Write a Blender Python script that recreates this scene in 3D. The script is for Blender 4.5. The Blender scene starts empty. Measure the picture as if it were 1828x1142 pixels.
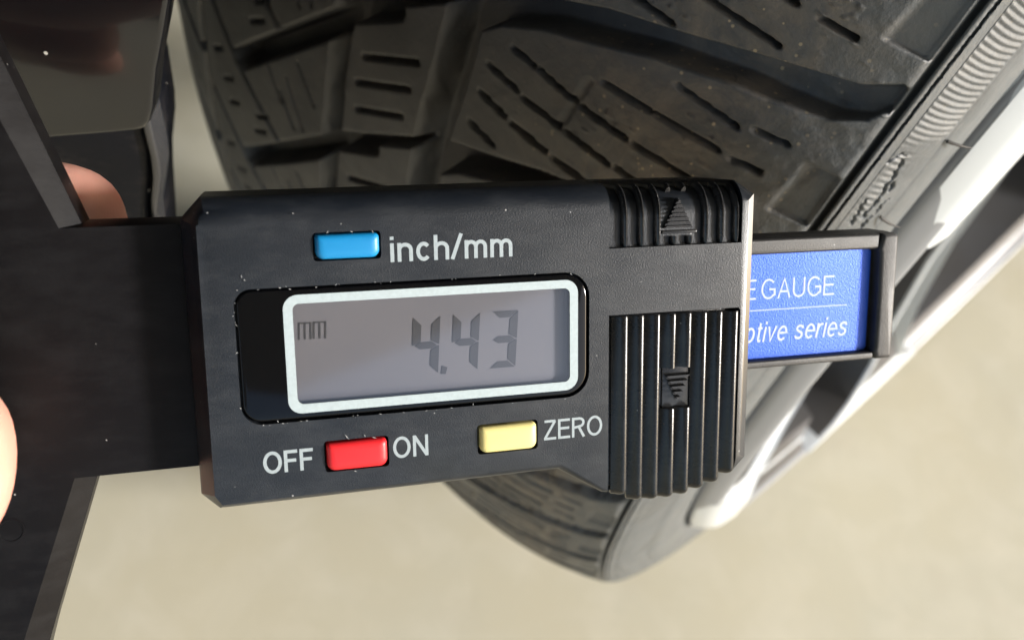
import bpy, bmesh, math, random
import numpy as np
from mathutils import Vector, Matrix

# ---------------------------------------------------------------- camera, sky, sun, exposure
S = bpy.context.scene
COL = S.collection
MM = 0.001
V = Vector

cam_d = bpy.data.cameras.new("camera")
cam = bpy.data.objects.new("camera", cam_d)
COL.objects.link(cam)
CAM_LOC = V((0.10424, -0.39224, 0.45876))
_r = V((0.6655941, 0.72767379, 0.16575691)); _u = V((-0.66906668, 0.48339573, 0.56451603)); _b = V((0.33065733, -0.48664097, 0.80860763))
cam.matrix_world = Matrix(((_r.x, _u.x, _b.x, CAM_LOC.x), (_r.y, _u.y, _b.y, CAM_LOC.y), (_r.z, _u.z, _b.z, CAM_LOC.z), (0, 0, 0, 1)))
cam_d.sensor_width = 36.0
cam_d.lens = 33.28
cam_d.clip_start = 0.01
cam_d.clip_end = 200.0
cam_d.dof.use_dof = True
cam_d.dof.focus_distance = 0.098
cam_d.dof.aperture_fstop = 32.0
S.camera = cam

SUN_EL, SUN_AZ = math.radians(20), math.radians(58)      # azimuth measured from +Y towards +X
world = bpy.data.worlds.new("World"); S.world = world
world.use_nodes = True
nt = world.node_tree
sky = nt.nodes.new("ShaderNodeTexSky")
sky.sky_type = 'NISHITA'; sky.sun_disc = False
sky.sun_elevation = SUN_EL; sky.sun_rotation = SUN_AZ
sky.air_density = 1.0; sky.dust_density = 2.5; sky.ozone_density = 1.0
bg = nt.nodes["Background"]; bg.inputs[1].default_value = 0.12
nt.links.new(sky.outputs[0], bg.inputs[0])
sun_d = bpy.data.lights.new("sun", 'SUN'); sun = bpy.data.objects.new("sun", sun_d); COL.objects.link(sun)
sun_d.energy = 3.0; sun_d.angle = math.radians(8); sun_d.color = (1.0, 0.988, 0.97)
sd = V((math.sin(SUN_AZ) * math.cos(SUN_EL), math.cos(SUN_AZ) * math.cos(SUN_EL), math.sin(SUN_EL)))
sun.rotation_euler = sd.to_track_quat('Z', 'Y').to_euler()
S.view_settings.view_transform = 'Standard'; S.view_settings.look = 'None'
S.view_settings.exposure = 1.2; S.view_settings.gamma = 1.0; S.view_settings.use_curve_mapping = False

# ---------------------------------------------------------------- helpers
def lk(o, parent=None):
    COL.objects.link(o)
    if parent is not None: o.parent = parent
    return o
def tag(o, label=None, cat=None, group=None, kind=None):
    if label: o['label'] = label
    if cat: o['category'] = cat
    if group: o['group'] = group
    if kind: o['kind'] = kind
    return o
def empty(name, mat=None, label=None, cat=None):
    o = bpy.data.objects.new(name, None); o.empty_display_size = 0.01; lk(o)
    if mat is not None: o.matrix_world = mat
    return tag(o, label, cat)
def mesh_obj(name, verts, faces, mat, parent=None, smooth=None, scale=MM):
    me = bpy.data.meshes.new(name)
    me.from_pydata([tuple(c * scale for c in v) for v in verts], [], faces)
    me.update()
    bm = bmesh.new(); bm.from_mesh(me); bmesh.ops.recalc_face_normals(bm, faces=bm.faces); bm.to_mesh(me); bm.free()
    if smooth is not None:
        me.polygons.foreach_set('use_smooth', [True] * len(me.polygons)); me.set_sharp_from_angle(angle=math.radians(smooth))
    me.materials.append(mat)
    return lk(bpy.data.objects.new(name, me), parent)
def bm_obj(name, bm, mat, parent=None, smooth=None, scale=MM):
    bmesh.ops.scale(bm, vec=(scale,) * 3, verts=bm.verts)
    bmesh.ops.recalc_face_normals(bm, faces=bm.faces)
    me = bpy.data.meshes.new(name); bm.to_mesh(me); bm.free()
    if smooth is not None:
        me.polygons.foreach_set('use_smooth', [True] * len(me.polygons)); me.set_sharp_from_angle(angle=math.radians(smooth))
    me.materials.append(mat)
    return lk(bpy.data.objects.new(name, me), parent)
def rrect(x0, y0, x1, y1, r, n=6):
    rs = r if isinstance(r, (list, tuple)) else [r] * 4          # bl, br, tr, tl
    out = []
    for (cx, cy, a0, q) in ((x0, y0, 180, rs[0]), (x1, y0, 270, rs[1]), (x1, y1, 0, rs[2]), (x0, y1, 90, rs[3])):
        ox = cx + (q if cx == x0 else -q); oy = cy + (q if cy == y0 else -q)
        for i in range(n + 1):
            t = math.radians(a0 + 90 * i / n); out.append((ox + q * math.cos(t), oy + q * math.sin(t)))
    return out
def inset(poly, d):
    n = len(poly); out = []
    for i in range(n):
        p0, p, p1 = V(poly[i - 1]), V(poly[i]), V(poly[(i + 1) % n])
        e0, e1 = (p - p0), (p1 - p)
        if e0.length < 1e-6: e0 = e1
        if e1.length < 1e-6: e1 = e0
        n0 = V((-e0.y, e0.x)).normalized(); n1 = V((-e1.y, e1.x)).normalized()
        m = (n0 + n1)
        if m.length < 1e-5: m = n0
        m.normalize(); k = d / max(0.5, m.dot(n0)); out.append((p.x + m.x * k, p.y + m.y * k))
    return out
def loft(rings, cap0=True, cap1=True):
    """rings of equal length lists of 3D points -> verts, faces"""
    n = len(rings[0]); vs = [p for r in rings for p in r]; fs = []
    for k in range(len(rings) - 1):
        for i in range(n):
            j = (i + 1) % n; fs.append((k * n + i, k * n + j, (k + 1) * n + j, (k + 1) * n + i))
    if cap0: fs.append(tuple(reversed(range(n))))
    if cap1: fs.append(tuple(range((len(rings) - 1) * n, len(rings) * n)))
    return vs, fs
def plate(poly, z0, z1, bev=0.2, seg=3):
    """extruded CCW outline from z0 up to z1 with a rounded upper edge"""
    rings = [[(x, y, z0) for x, y in poly], [(x, y, z1 - bev) for x, y in poly]]
    for i in range(1, seg + 1):
        a = math.pi / 2 * i / seg
        q = inset(poly, bev * (1 - math.cos(a)))
        rings.append([(x, y, z1 - bev + bev * math.sin(a)) for x, y in q])
    return loft(rings)
def box_vf(x0, x1, y0, y1, z0, z1):
    return plate([(x0, y0), (x1, y0), (x1, y1), (x0, y1)], z0, z1, 0.05, 1)
def apply_booleans(o, cutters):
    for c in cutters:
        m = o.modifiers.new('cut', 'BOOLEAN'); m.operation = 'DIFFERENCE'; m.solver = 'EXACT'; m.object = c
    dg = bpy.context.evaluated_depsgraph_get(); dg.update()
    me = bpy.data.meshes.new_from_object(o.evaluated_get(dg)); o.modifiers.clear()
    old = o.data; o.data = me; bpy.data.meshes.remove(old)
    for c in cutters: bpy.data.objects.remove(c, do_unlink=True)
def bake(o):
    dg = bpy.context.evaluated_depsgraph_get(); dg.update()
    me = bpy.data.meshes.new_from_object(o.evaluated_get(dg)); o.modifiers.clear(); o.data = me

# ---------------------------------------------------------------- materials
def mat(name, base=(0.5, 0.5, 0.5), rough=0.5, **kw):
    m = bpy.data.materials.new(name); m.use_nodes = True
    b = m.node_tree.nodes['Principled BSDF']
    b.inputs['Base Color'].default_value = (*base, 1); b.inputs['Roughness'].default_value = rough
    for k, v in kw.items(): b.inputs[k].default_value = v
    return m
class NT:
    def __init__(s, m): s.t = m.node_tree; s.b = s.t.nodes['Principled BSDF']; s.tc = s.t.nodes.new('ShaderNodeTexCoord')
    def n(s, kind, **p):
        x = s.t.nodes.new(kind)
        for k, v in p.items(): setattr(x, k, v)
        return x
    def l(s, a, b): s.t.links.new(a, b)
    def noise(s, scale, detail=4, rough=0.55, vec=None, stretch=None, dist=0.0):
        x = s.n('ShaderNodeTexNoise'); x.inputs['Scale'].default_value = scale; x.inputs['Detail'].default_value = detail
        x.inputs['Roughness'].default_value = rough; x.inputs['Distortion'].default_value = dist
        v = vec or s.tc.outputs['Object']
        if stretch:
            mp = s.n('ShaderNodeMapping'); mp.inputs['Scale'].default_value = stretch; s.l(v, mp.inputs[0]); v = mp.outputs[0]
        s.l(v, x.inputs['Vector']); return x.outputs['Fac']
    def vor(s, scale, feature='F1'):
        x = s.n('ShaderNodeTexVoronoi', feature=feature); x.inputs['Scale'].default_value = scale
        s.l(s.tc.outputs['Object'], x.inputs['Vector']); return x
    def ramp(s, fac, stops):
        x = s.n('ShaderNodeValToRGB'); e = x.color_ramp.elements
        while len(e) < len(stops): e.new(0.5)
        for q, (p, c) in zip(e, stops): q.position = p; q.color = (*c, 1) if isinstance(c, tuple) else (c, c, c, 1)
        s.l(fac, x.inputs[0]); return x.outputs[0]
    def mix(s, fac, a, b, mode='MIX'):
        x = s.n('ShaderNodeMix', data_type='RGBA', blend_type=mode)
        for sock, v in ((x.inputs[0], fac), (x.inputs[6], a), (x.inputs[7], b)):
            if hasattr(v, 'is_output'): s.l(v, sock)
            elif isinstance(v, tuple): sock.default_value = (*v, 1)
            else: sock.default_value = v
        return x.outputs[2]
    def math(s, op, a, b=0.0):
        x = s.n('ShaderNodeMath', operation=op)
        for sock, v in ((x.inputs[0], a), (x.inputs[1], b)):
            if hasattr(v, 'is_output'): s.l(v, sock)
            else: sock.default_value = v
        return x.outputs[0]
    def bump(s, h, strength, dist, prev=None):
        x = s.n('ShaderNodeBump'); x.inputs['Strength'].default_value = strength; x.inputs['Distance'].default_value = dist
        s.l(h, x.inputs['Height'])
        if prev is not None: s.l(prev, x.inputs['Normal'])
        return x.outputs[0]

def dust_mask(N, cells, thresh, keep):
    """small isolated flecks: voronoi cores kept only in some cells"""
    v = N.vor(cells)
    core = N.math('LESS_THAN', v.outputs['Distance'], thresh)
    wn = N.n('ShaderNodeTexWhiteNoise', noise_dimensions='3D'); N.l(v.outputs['Position'], wn.inputs['Vector'])
    return N.math('MULTIPLY', core, N.math('LESS_THAN', wn.outputs['Value'], keep))

def plastic(name, base, rough, grain=6000, gs=0.6, gd=0.00005, dust=0.02, brushed=None, spec=0.5, haze=0.035):
    m = mat(name, base, rough); N = NT(m)
    g1 = N.noise(grain, 3, 0.6)
    b = N.bump(g1, gs, gd)
    if brushed:
        b = N.bump(N.noise(900, 4, 0.6, stretch=brushed), 0.25, 0.00004, b)
    N.l(b, N.b.inputs['Normal'])
    sm = N.noise(90, 4, 0.6)
    rr = N.ramp(sm, [(0.3, rough * 0.85), (0.7, min(1, rough * 1.2))]); N.l(rr, N.b.inputs['Roughness'])
    d = dust_mask(N, 700, 0.11, dust * 0.12); d2 = dust_mask(N, 1900, 0.18, dust * 0.8)
    dd = N.math('MAXIMUM', d, d2)
    haze_ = N.ramp(N.noise(160, 5, 0.7, stretch=(1, 2.5, 1)), [(0.45, 0.0), (0.8, haze)])
    c = N.mix(haze_, base, (0.5, 0.52, 0.55))
    c = N.mix(N.math('MULTIPLY', dd, 0.55), c, (0.45, 0.45, 0.45)); N.l(c, N.b.inputs['Base Color'])
    N.b.inputs['Specular IOR Level'].default_value = spec
    return m

M = {}
M['body'] = plastic('black_moulded_plastic', (0.008, 0.0105, 0.015), 0.35)
M['grip'] = plastic('black_grip_plastic', (0.012, 0.012, 0.013), 0.24, grain=4000, gs=0.25, dust=0.01)
M['base'] = plastic('black_base_plastic', (0.0045, 0.004, 0.0045), 0.40, grain=3000, gs=0.2, dust=0.01, spec=0.16, haze=0.012)
M['beam'] = plastic('black_scale_plastic', (0.022, 0.021, 0.021), 0.5, grain=5000, gs=0.5, gd=0.00006, dust=0.012)
M['polished'] = mat('shiny_bevel', (0.03, 0.032, 0.035), 0.22)  # glossier and paler than the body, for the right-hand bevel faces
M['window'] = mat('black_window_plastic', (0.002, 0.0022, 0.003), 0.08)
M['window'].node_tree.nodes['Principled BSDF'].inputs['Specular IOR Level'].default_value = 0.3
M['slot'] = mat('black_slot', (0.006, 0.006, 0.007), 0.6)

def print_mat(name, col):
    m = mat(name, col, 0.55); N = NT(m)
    c = N.mix(N.ramp(N.noise(2500, 3, 0.7), [(0.35, 0.0), (0.75, 0.35)]), col, tuple(x * 0.6 for x in col))
    N.l(c, N.b.inputs['Base Color']); N.l(N.bump(N.noise(7000, 2), 0.3, 0.00003), N.b.inputs['Normal'])
    return m
M['print'] = print_mat('pale_print', (0.29, 0.34, 0.37))
M['frame_print'] = print_mat('white_frame_print', (0.36, 0.43, 0.46))
M['label_print'] = print_mat('label_print', (0.40, 0.47, 0.62))

def button_mat(name, col):
    m = mat(name, col, 0.42); N = NT(m)
    d = dust_mask(N, 900, 0.2, 0.05)
    N.l(N.mix(d, col, (0.8, 0.8, 0.78)), N.b.inputs['Base Color'])
    N.b.inputs['Subsurface Weight'].default_value = 0.15; N.b.inputs['Subsurface Radius'].default_value = (0.002, 0.002, 0.002)
    N.b.inputs['Subsurface Scale'].default_value = 0.3
    N.l(N.bump(N.noise(1500, 3), 0.12, 0.00003), N.b.inputs['Normal'])
    return m
M['blue'] = button_mat('blue_rubber', (0.004, 0.20, 0.46))
M['red'] = button_mat('red_rubber', (0.62, 0.014, 0.02))
M['yellow'] = button_mat('yellow_rubber', (0.66, 0.58, 0.24))

m = mat('lcd_back', (0.17, 0.16, 0.175), 0.45); N = NT(m)
N.l(N.mix(N.ramp(N.noise(70, 2), [(0.3, 0.0), (0.7, 0.5)]), (0.12, 0.12, 0.135), (0.15, 0.143, 0.15)), N.b.inputs['Base Color']); M['lcd'] = m
M['segment'] = mat('lcd_segment', (0.03, 0.031, 0.037), 0.6)

m = bpy.data.materials.new('clear_window'); m.use_nodes = True; t = m.node_tree
t.nodes.remove(t.nodes['Principled BSDF'])
tr = t.nodes.new('ShaderNodeBsdfTransparent'); tr.inputs[0].default_value = (0.93, 0.93, 0.95, 1)
gl = t.nodes.new('ShaderNodeBsdfGlossy'); gl.inputs['Roughness'].default_value = 0.06
fr = t.nodes.new('ShaderNodeFresnel'); fr.inputs[0].default_value = 1.95
mx = t.nodes.new('ShaderNodeMixShader')
t.links.new(fr.outputs[0], mx.inputs[0]); t.links.new(tr.outputs[0], mx.inputs[1]); t.links.new(gl.outputs[0], mx.inputs[2])
t.links.new(mx.outputs[0], t.nodes['Material Output'].inputs[0])
M['glass'] = m

m = mat('blue_label_film', (0.008, 0.075, 0.50), 0.38); N = NT(m)
N.l(N.bump(N.noise(5200, 3, 0.6), 0.7, 0.00007), N.b.inputs['Normal'])
N.b.inputs['Metallic'].default_value = 0.25; M['label'] = m

# rubber with grey-brown road film
def rubber(name, muddy):
    m = mat(name, (0.03, 0.03, 0.03), 0.6); N = NT(m)
    sep = N.n('ShaderNodeSeparateXYZ'); N.l(N.tc.outputs['Object'], sep.inputs[0])
    film = N.ramp(N.noise(38, 6, 0.65), [(0.3, 0.15), (0.75, 0.85)])
    c = N.mix(film, (0.042, 0.042, 0.043), (0.122, 0.119, 0.115))
    if muddy:
        # outboard part of the tread carries more dried mud; road film also lies in patches
        gx = N.n('ShaderNodeMapRange'); gx.inputs[1].default_value = 0.035; gx.inputs[2].default_value = 0.062
        N.l(sep.outputs['X'], gx.inputs[0])
        mud = N.math('MULTIPLY', N.ramp(N.noise(95, 8, 0.72, dist=0.6), [(0.44, 0.0), (0.66, 0.8)]), gx.outputs[0])
        c = N.mix(N.math('MULTIPLY', mud, 0.75), c, (0.24, 0.19, 0.135))
        spk = N.math('MULTIPLY', dust_mask(N, 900, 0.22, 0.2), gx.outputs[0])
        c = N.mix(N.math('MULTIPLY', spk, 0.7), c, (0.42, 0.33, 0.20))
        sw = N.n('ShaderNodeMapRange'); sw.inputs[1].default_value = 0.066; sw.inputs[2].default_value = 0.079
        N.l(sep.outputs['X'], sw.inputs[0])
        grey = N.ramp(N.noise(120, 5, 0.6), [(0.3, 0.0), (0.7, 1.0)])
        c = N.mix(N.math('MULTIPLY', sw.outputs[0], 0.85), c, N.mix(grey, (0.062, 0.070, 0.077), (0.105, 0.115, 0.122)))  # grey-blue shoulder and sidewall: dust, with the sky's sheen put into the colour
    N.l(c, N.b.inputs['Base Color'])
    b = N.bump(N.noise(260, 6, 0.7), 0.5, 0.0006)
    b = N.bump(N.noise(1400, 4, 0.7), 0.35, 0.00018, b)
    N.l(b, N.b.inputs['Normal'])
    N.l(N.ramp(N.noise(60, 5), [(0.3, 0.38), (0.7, 0.62)]), N.b.inputs['Roughness'])
    return m
M['rubber'] = rubber('tyre_rubber', True)
M['whisker'] = mat('whisker_rubber', (0.02, 0.017, 0.015), 0.6)

m = mat('silver_paint', (0.66, 0.70, 0.74), 0.38, Metallic=0.2); N = NT(m)
N.l(N.mix(N.ramp(N.noise(30, 5), [(0.4, 0.0), (0.8, 0.15)]), (0.66, 0.70, 0.74), (0.46, 0.455, 0.44)), N.b.inputs['Base Color'])
N.b.inputs['Coat Weight'].default_value = 0.4; M['silver'] = m
m = mat('barrel_paint', (0.22, 0.22, 0.23), 0.45, Metallic=0.5); N = NT(m)
N.l(N.mix(N.ramp(N.noise(18, 6), [(0.35, 0.0), (0.75, 0.8)]), (0.085, 0.085, 0.09), (0.06, 0.052, 0.045)), N.b.inputs['Base Color']); M['barrel'] = m
M['lip'] = mat('satin_grey_lip', (0.26, 0.27, 0.29), 0.4, Metallic=0.3)
M['iron'] = mat('brake_iron', (0.16, 0.13, 0.11), 0.5, Metallic=0.7)

m = mat('gloss_black_paint', (0.006, 0.006, 0.007), 0.07); N = NT(m)
d = N.math('MAXIMUM', dust_mask(N, 260, 0.06, 0.10), dust_mask(N, 420, 0.10, 0.05))
N.l(N.mix(d, (0.006, 0.006, 0.007), (0.6, 0.58, 0.52)), N.b.inputs['Base Color'])
N.l(N.ramp(N.noise(25, 4), [(0.3, 0.05), (0.7, 0.22)]), N.b.inputs['Roughness'])
N.b.inputs['Coat Weight'].default_value = 0.5; M['gloss'] = m
m = mat('dusty_black_plastic', (0.006, 0.006, 0.009), 0.4); m.node_tree.nodes['Principled BSDF'].inputs['Specular IOR Level'].default_value = 0.2; N = NT(m)
film = N.ramp(N.noise(140, 6, 0.7, stretch=(0.5, 1, 1)), [(0.5, 0.0), (0.8, 0.25)])
d = dust_mask(N, 500, 0.16, 0.14)
N.l(N.mix(d, N.mix(film, (0.006, 0.007, 0.011), (0.16, 0.14, 0.13)), (0.6, 0.55, 0.48)), N.b.inputs['Base Color'])
N.l(N.bump(N.noise(300, 4), 0.3, 0.0004), N.b.inputs['Normal']); M['dusty'] = m
M['edge'] = mat('worn_edge', (0.10, 0.10, 0.105), 0.18, Metallic=0.6)
M['liner'] = mat('wheel_arch_liner', (0.012, 0.012, 0.012), 0.8)
M['paint'] = mat('car_paint', (0.008, 0.008, 0.009), 0.12)

m = mat('skin', (0.68, 0.36, 0.26), 0.45); N = NT(m)
N.l(N.mix(N.ramp(N.noise(90, 4), [(0.3, 0.0), (0.7, 1.0)]), (0.68, 0.36, 0.28), (0.60, 0.26, 0.20)), N.b.inputs['Base Color'])
wv = N.n('ShaderNodeTexWave'); wv.inputs['Scale'].default_value = 1500; wv.inputs['Distortion'].default_value = 6; wv.inputs['Detail'].default_value = 2; wv.inputs['Detail Scale'].default_value = 0.3
N.l(N.tc.outputs['Object'], wv.inputs['Vector'])
N.l(N.bump(N.noise(500, 5), 0.4, 0.0002, N.bump(wv.outputs['Fac'], 0.08, 0.00005)), N.b.inputs['Normal'])
N.b.inputs['Subsurface Weight'].default_value = 0.35; N.b.inputs['Subsurface Radius'].default_value = (1, 0.35, 0.2); N.b.inputs['Subsurface Scale'].default_value = 0.003
M['skin'] = m; M['nail'] = mat('nail', (0.75, 0.5, 0.42), 0.25)

m = mat('beige_concrete', (0.48, 0.41, 0.27), 0.75); N = NT(m)
c = N.mix(N.ramp(N.noise(7, 6, 0.6), [(0.35, 0.0), (0.65, 1.0)]), (0.50, 0.46, 0.345), (0.485, 0.46, 0.365))
c = N.mix(N.ramp(N.noise(28, 5, 0.6, dist=0.5), [(0.45, 0.0), (0.75, 0.4)]), c, (0.62, 0.58, 0.48))
c = N.mix(N.ramp(N.noise(15, 3, 0.5), [(0.62, 0.0), (0.78, 0.22)]), c, (0.36, 0.31, 0.22))
N.l(c, N.b.inputs['Base Color']); N.l(N.bump(N.noise(180, 6), 0.12, 0.0006), N.b.inputs['Normal']); M['floor'] = m

# ---------------------------------------------------------------- floor
fl = mesh_obj('ground', [(-60, -60, 0), (60, -60, 0), (60, 60, 0), (-60, 60, 0)], [(0, 1, 2, 3)], M['floor'], scale=1.0)
tag(fl, 'smooth beige concrete floor under the wheel', 'floor', kind='structure')

# ---------------------------------------------------------------- the wheel
R0 = 316.0
WC = V((0, 0, R0 * MM))
car = empty('parked_car', Matrix.Translation(V((0, 0, 0))), 'black car showing its muddy front tyre, silver rim and glossy bumper corner behind the gauge', 'car')
wheel = car
UW = np.array([-0.93969262, 0.34202014]); WW = np.array([-0.34202014, -0.93969262])   # (y,z) of tread angle 0 and of angle 90 deg
PITCH = 2 * math.pi * R0 / 72

def tread_depth(s, t):
    """s axial mm, t arc mm (2D arrays) -> groove depth in mm"""
    D = np.zeros_like(s)
    tp = np.mod(t, PITCH)
    def smooth(x): x = np.clip(x, 0, 1); return x * x * (3 - 2 * x)
    def seg(s0, t0, s1, t1, hw, d, e=0.28, cols=None):
        nonlocal D
        lo, hi = min(s0, s1) - hw - 1, max(s0, s1) + hw + 1
        c = np.where((s[0] > lo) & (s[0] < hi))[0]
        if len(c) == 0: return
        a, b = c[0], c[-1] + 1
        ss = s[:, a:b]; best = np.full(ss.shape, 1e9)
        k0 = math.floor(min(t0, t1) / PITCH)
        for k in range(-1, 3):
            tt = tp[:, a:b] + (k0 + k) * PITCH
            dx, dy = s1 - s0, t1 - t0; L2 = dx * dx + dy * dy
            q = np.clip(((ss - s0) * dx + (tt - t0) * dy) / L2, 0, 1)
            best = np.minimum(best, np.hypot(ss - s0 - q * dx, tt - t0 - q * dy))
        D[:, a:b] = np.maximum(D[:, a:b], d * smooth((hw + e * 0.5 - best) / e))
    def ring(sc, hw, d, e=0.7):
        nonlocal D
        D = np.maximum(D, d * smooth((hw + e * 0.5 - np.abs(s - sc - 0.25 * np.sin(t / PITCH * 2 * math.pi))) / e))
    ring(2.2, 2.2, 7.0); ring(26.1, 3.1, 6.6); ring(-45.2, 1.4, 6.0)
    # inboard lateral bars and diagonals
    seg(-28.7, 127.0, 2.0, 97.0, 1.9, 6.5, 0.6)
    seg(-45.0, 88.0, -38.7, 92.5, 0.75, 4.5); seg(-38.7, 92.5, -26, 102.8, 0.8, 4.5); seg(-26, 102.8, -13.8, 110.5, 0.7, 4.0)
    seg(-45.4, 111.1, -56, 106.0, 1.0, 5.0); seg(-56, 106, -76, 101, 1.3, 5.0)
    for p in ((-40, 105), (-36.2, 110), (-34.6, 115.2), (-22.8, 109.6), (-24, 114.6)): seg(p[0], p[1], p[0] + 4.5, p[1] - 3.2, 0.3, 1.2)
    seg(-11.8, 91.5, -6.5, 99.7, 0.28, 1.3); seg(-8.7, 85.8, -3.5, 91.5, 0.28, 1.3); seg(-14, 96, -9.4, 102, 0.28, 1.3); seg(-18.5, 92, -13.5, 98.5, 0.28, 0.9)
    seg(-52, 118, -60, 114, 0.35, 2); seg(-52, 124, -62, 119, 0.35, 2); seg(-66, 112, -72, 110, 0.35, 2); seg(-66, 119, -72, 117, 0.35, 2)
    # centre rib
    seg(4.0, 94.0, 13.2, 87.6, 1.7, 6.0, 0.6); seg(12.5, 86.8, 25.5, 77.4, 0.8, 5.0, 0.4)
    seg(8.0, 72.5, 19.8, 65.4, 0.33, 3.5); seg(7.2, 78.2, 19.4, 70.9, 0.3, 3.5); seg(8.0, 83.4, 19.0, 76.7, 0.28, 3.5)
    # big outboard lateral groove
    a, b = np.searchsorted(s[0], 26.0), np.searchsorted(s[0], 80.3)
    ss = s[:, a:b]
    top = np.interp(ss, [26, 30, 38, 46.1, 52.8, 65.2, 69.4, 75.9, 79.7], [46.5, 46.2, 43.1, 39.8, 38.0, 34.7, 33.7, 32.3, 29.9])
    bot = np.interp(ss, [26, 29.9, 32.3, 38.3, 45.2, 53.2, 63.7, 68.2, 75.1, 78.5, 79.6, 79.9], [56.5, 52.5, 50.3, 47.0, 44.6, 41.7, 39.3, 38.9, 37.6, 35.6, 33.6, 31.0])
    dep = np.interp(ss, [26, 66, 74, 79], [6.6, 6.2, 4.6, 2.4])
    for k in (-1, 0, 1, 2, 3):
        tt = tp[:, a:b] + k * PITCH
        D[:, a:b] = np.maximum(D[:, a:b], dep * smooth((np.minimum(tt - top, bot - tt) + 0.45) / 0.9))
    # outboard sipes
    for (s0, t0, s1, t1) in ((35.5, 52.4, 39.3, 52.6), (40.5, 52.7, 46.8, 53.5), (48.2, 53.7, 55.3, 54.2), (56.7, 54.3, 65.2, 54.6), (32.5, 57.1, 38.1, 57.6), (39.6, 58.1, 46, 58.4), (47.5, 58.6, 54.6, 59.3), (55.9, 59.2, 66, 60.0),
                             (32.7, 62.0, 37.7, 62.7), (39.1, 63, 45.5, 63.5), (47.2, 63.8, 54, 64.2), (32.3, 67.8, 37.2, 68.5), (49.5, 48.7, 56.5, 48.6), (57.5, 48.6, 66.2, 48.7), (68.4, 49, 71.8, 48.8), (58.4, 43.4, 66.7, 44.3), (69, 43.6, 72.7, 43.4), (68.5, 54.8, 72.5, 54.9)):
        seg(s0, t0, s1, t1, 0.36, 4.0)
    seg(47.6, 49.7, 46.2, 58.4, 0.5, 0.35, 0.6)
    # shoulder pockets between the lateral grooves
    a, b = np.searchsorted(s[0], 75.0), np.searchsorted(s[0], 80.0)
    if b > a:
        ss = s[:, a:b]
        for k in (0, 1, 2):
            tt = tp[:, a:b] + k * PITCH
            lo = 26.3 - (ss - 75.5) * 0.35; hi = 15.5 + (79.0 - ss) * 1.2
            for off in (0, PITCH):
                e = np.minimum(np.minimum(tt - (17.0 + off) , (26.0 + off) - tt), (ss - (75.4 + 0.5 * np.clip(tt - off - 23, -6, 3) * -0.2)) * 1.0)
                D[:, a:b] = np.maximum(D[:, a:b], 0.8 * smooth((e + 0.2) / 0.5))
    return D

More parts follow.
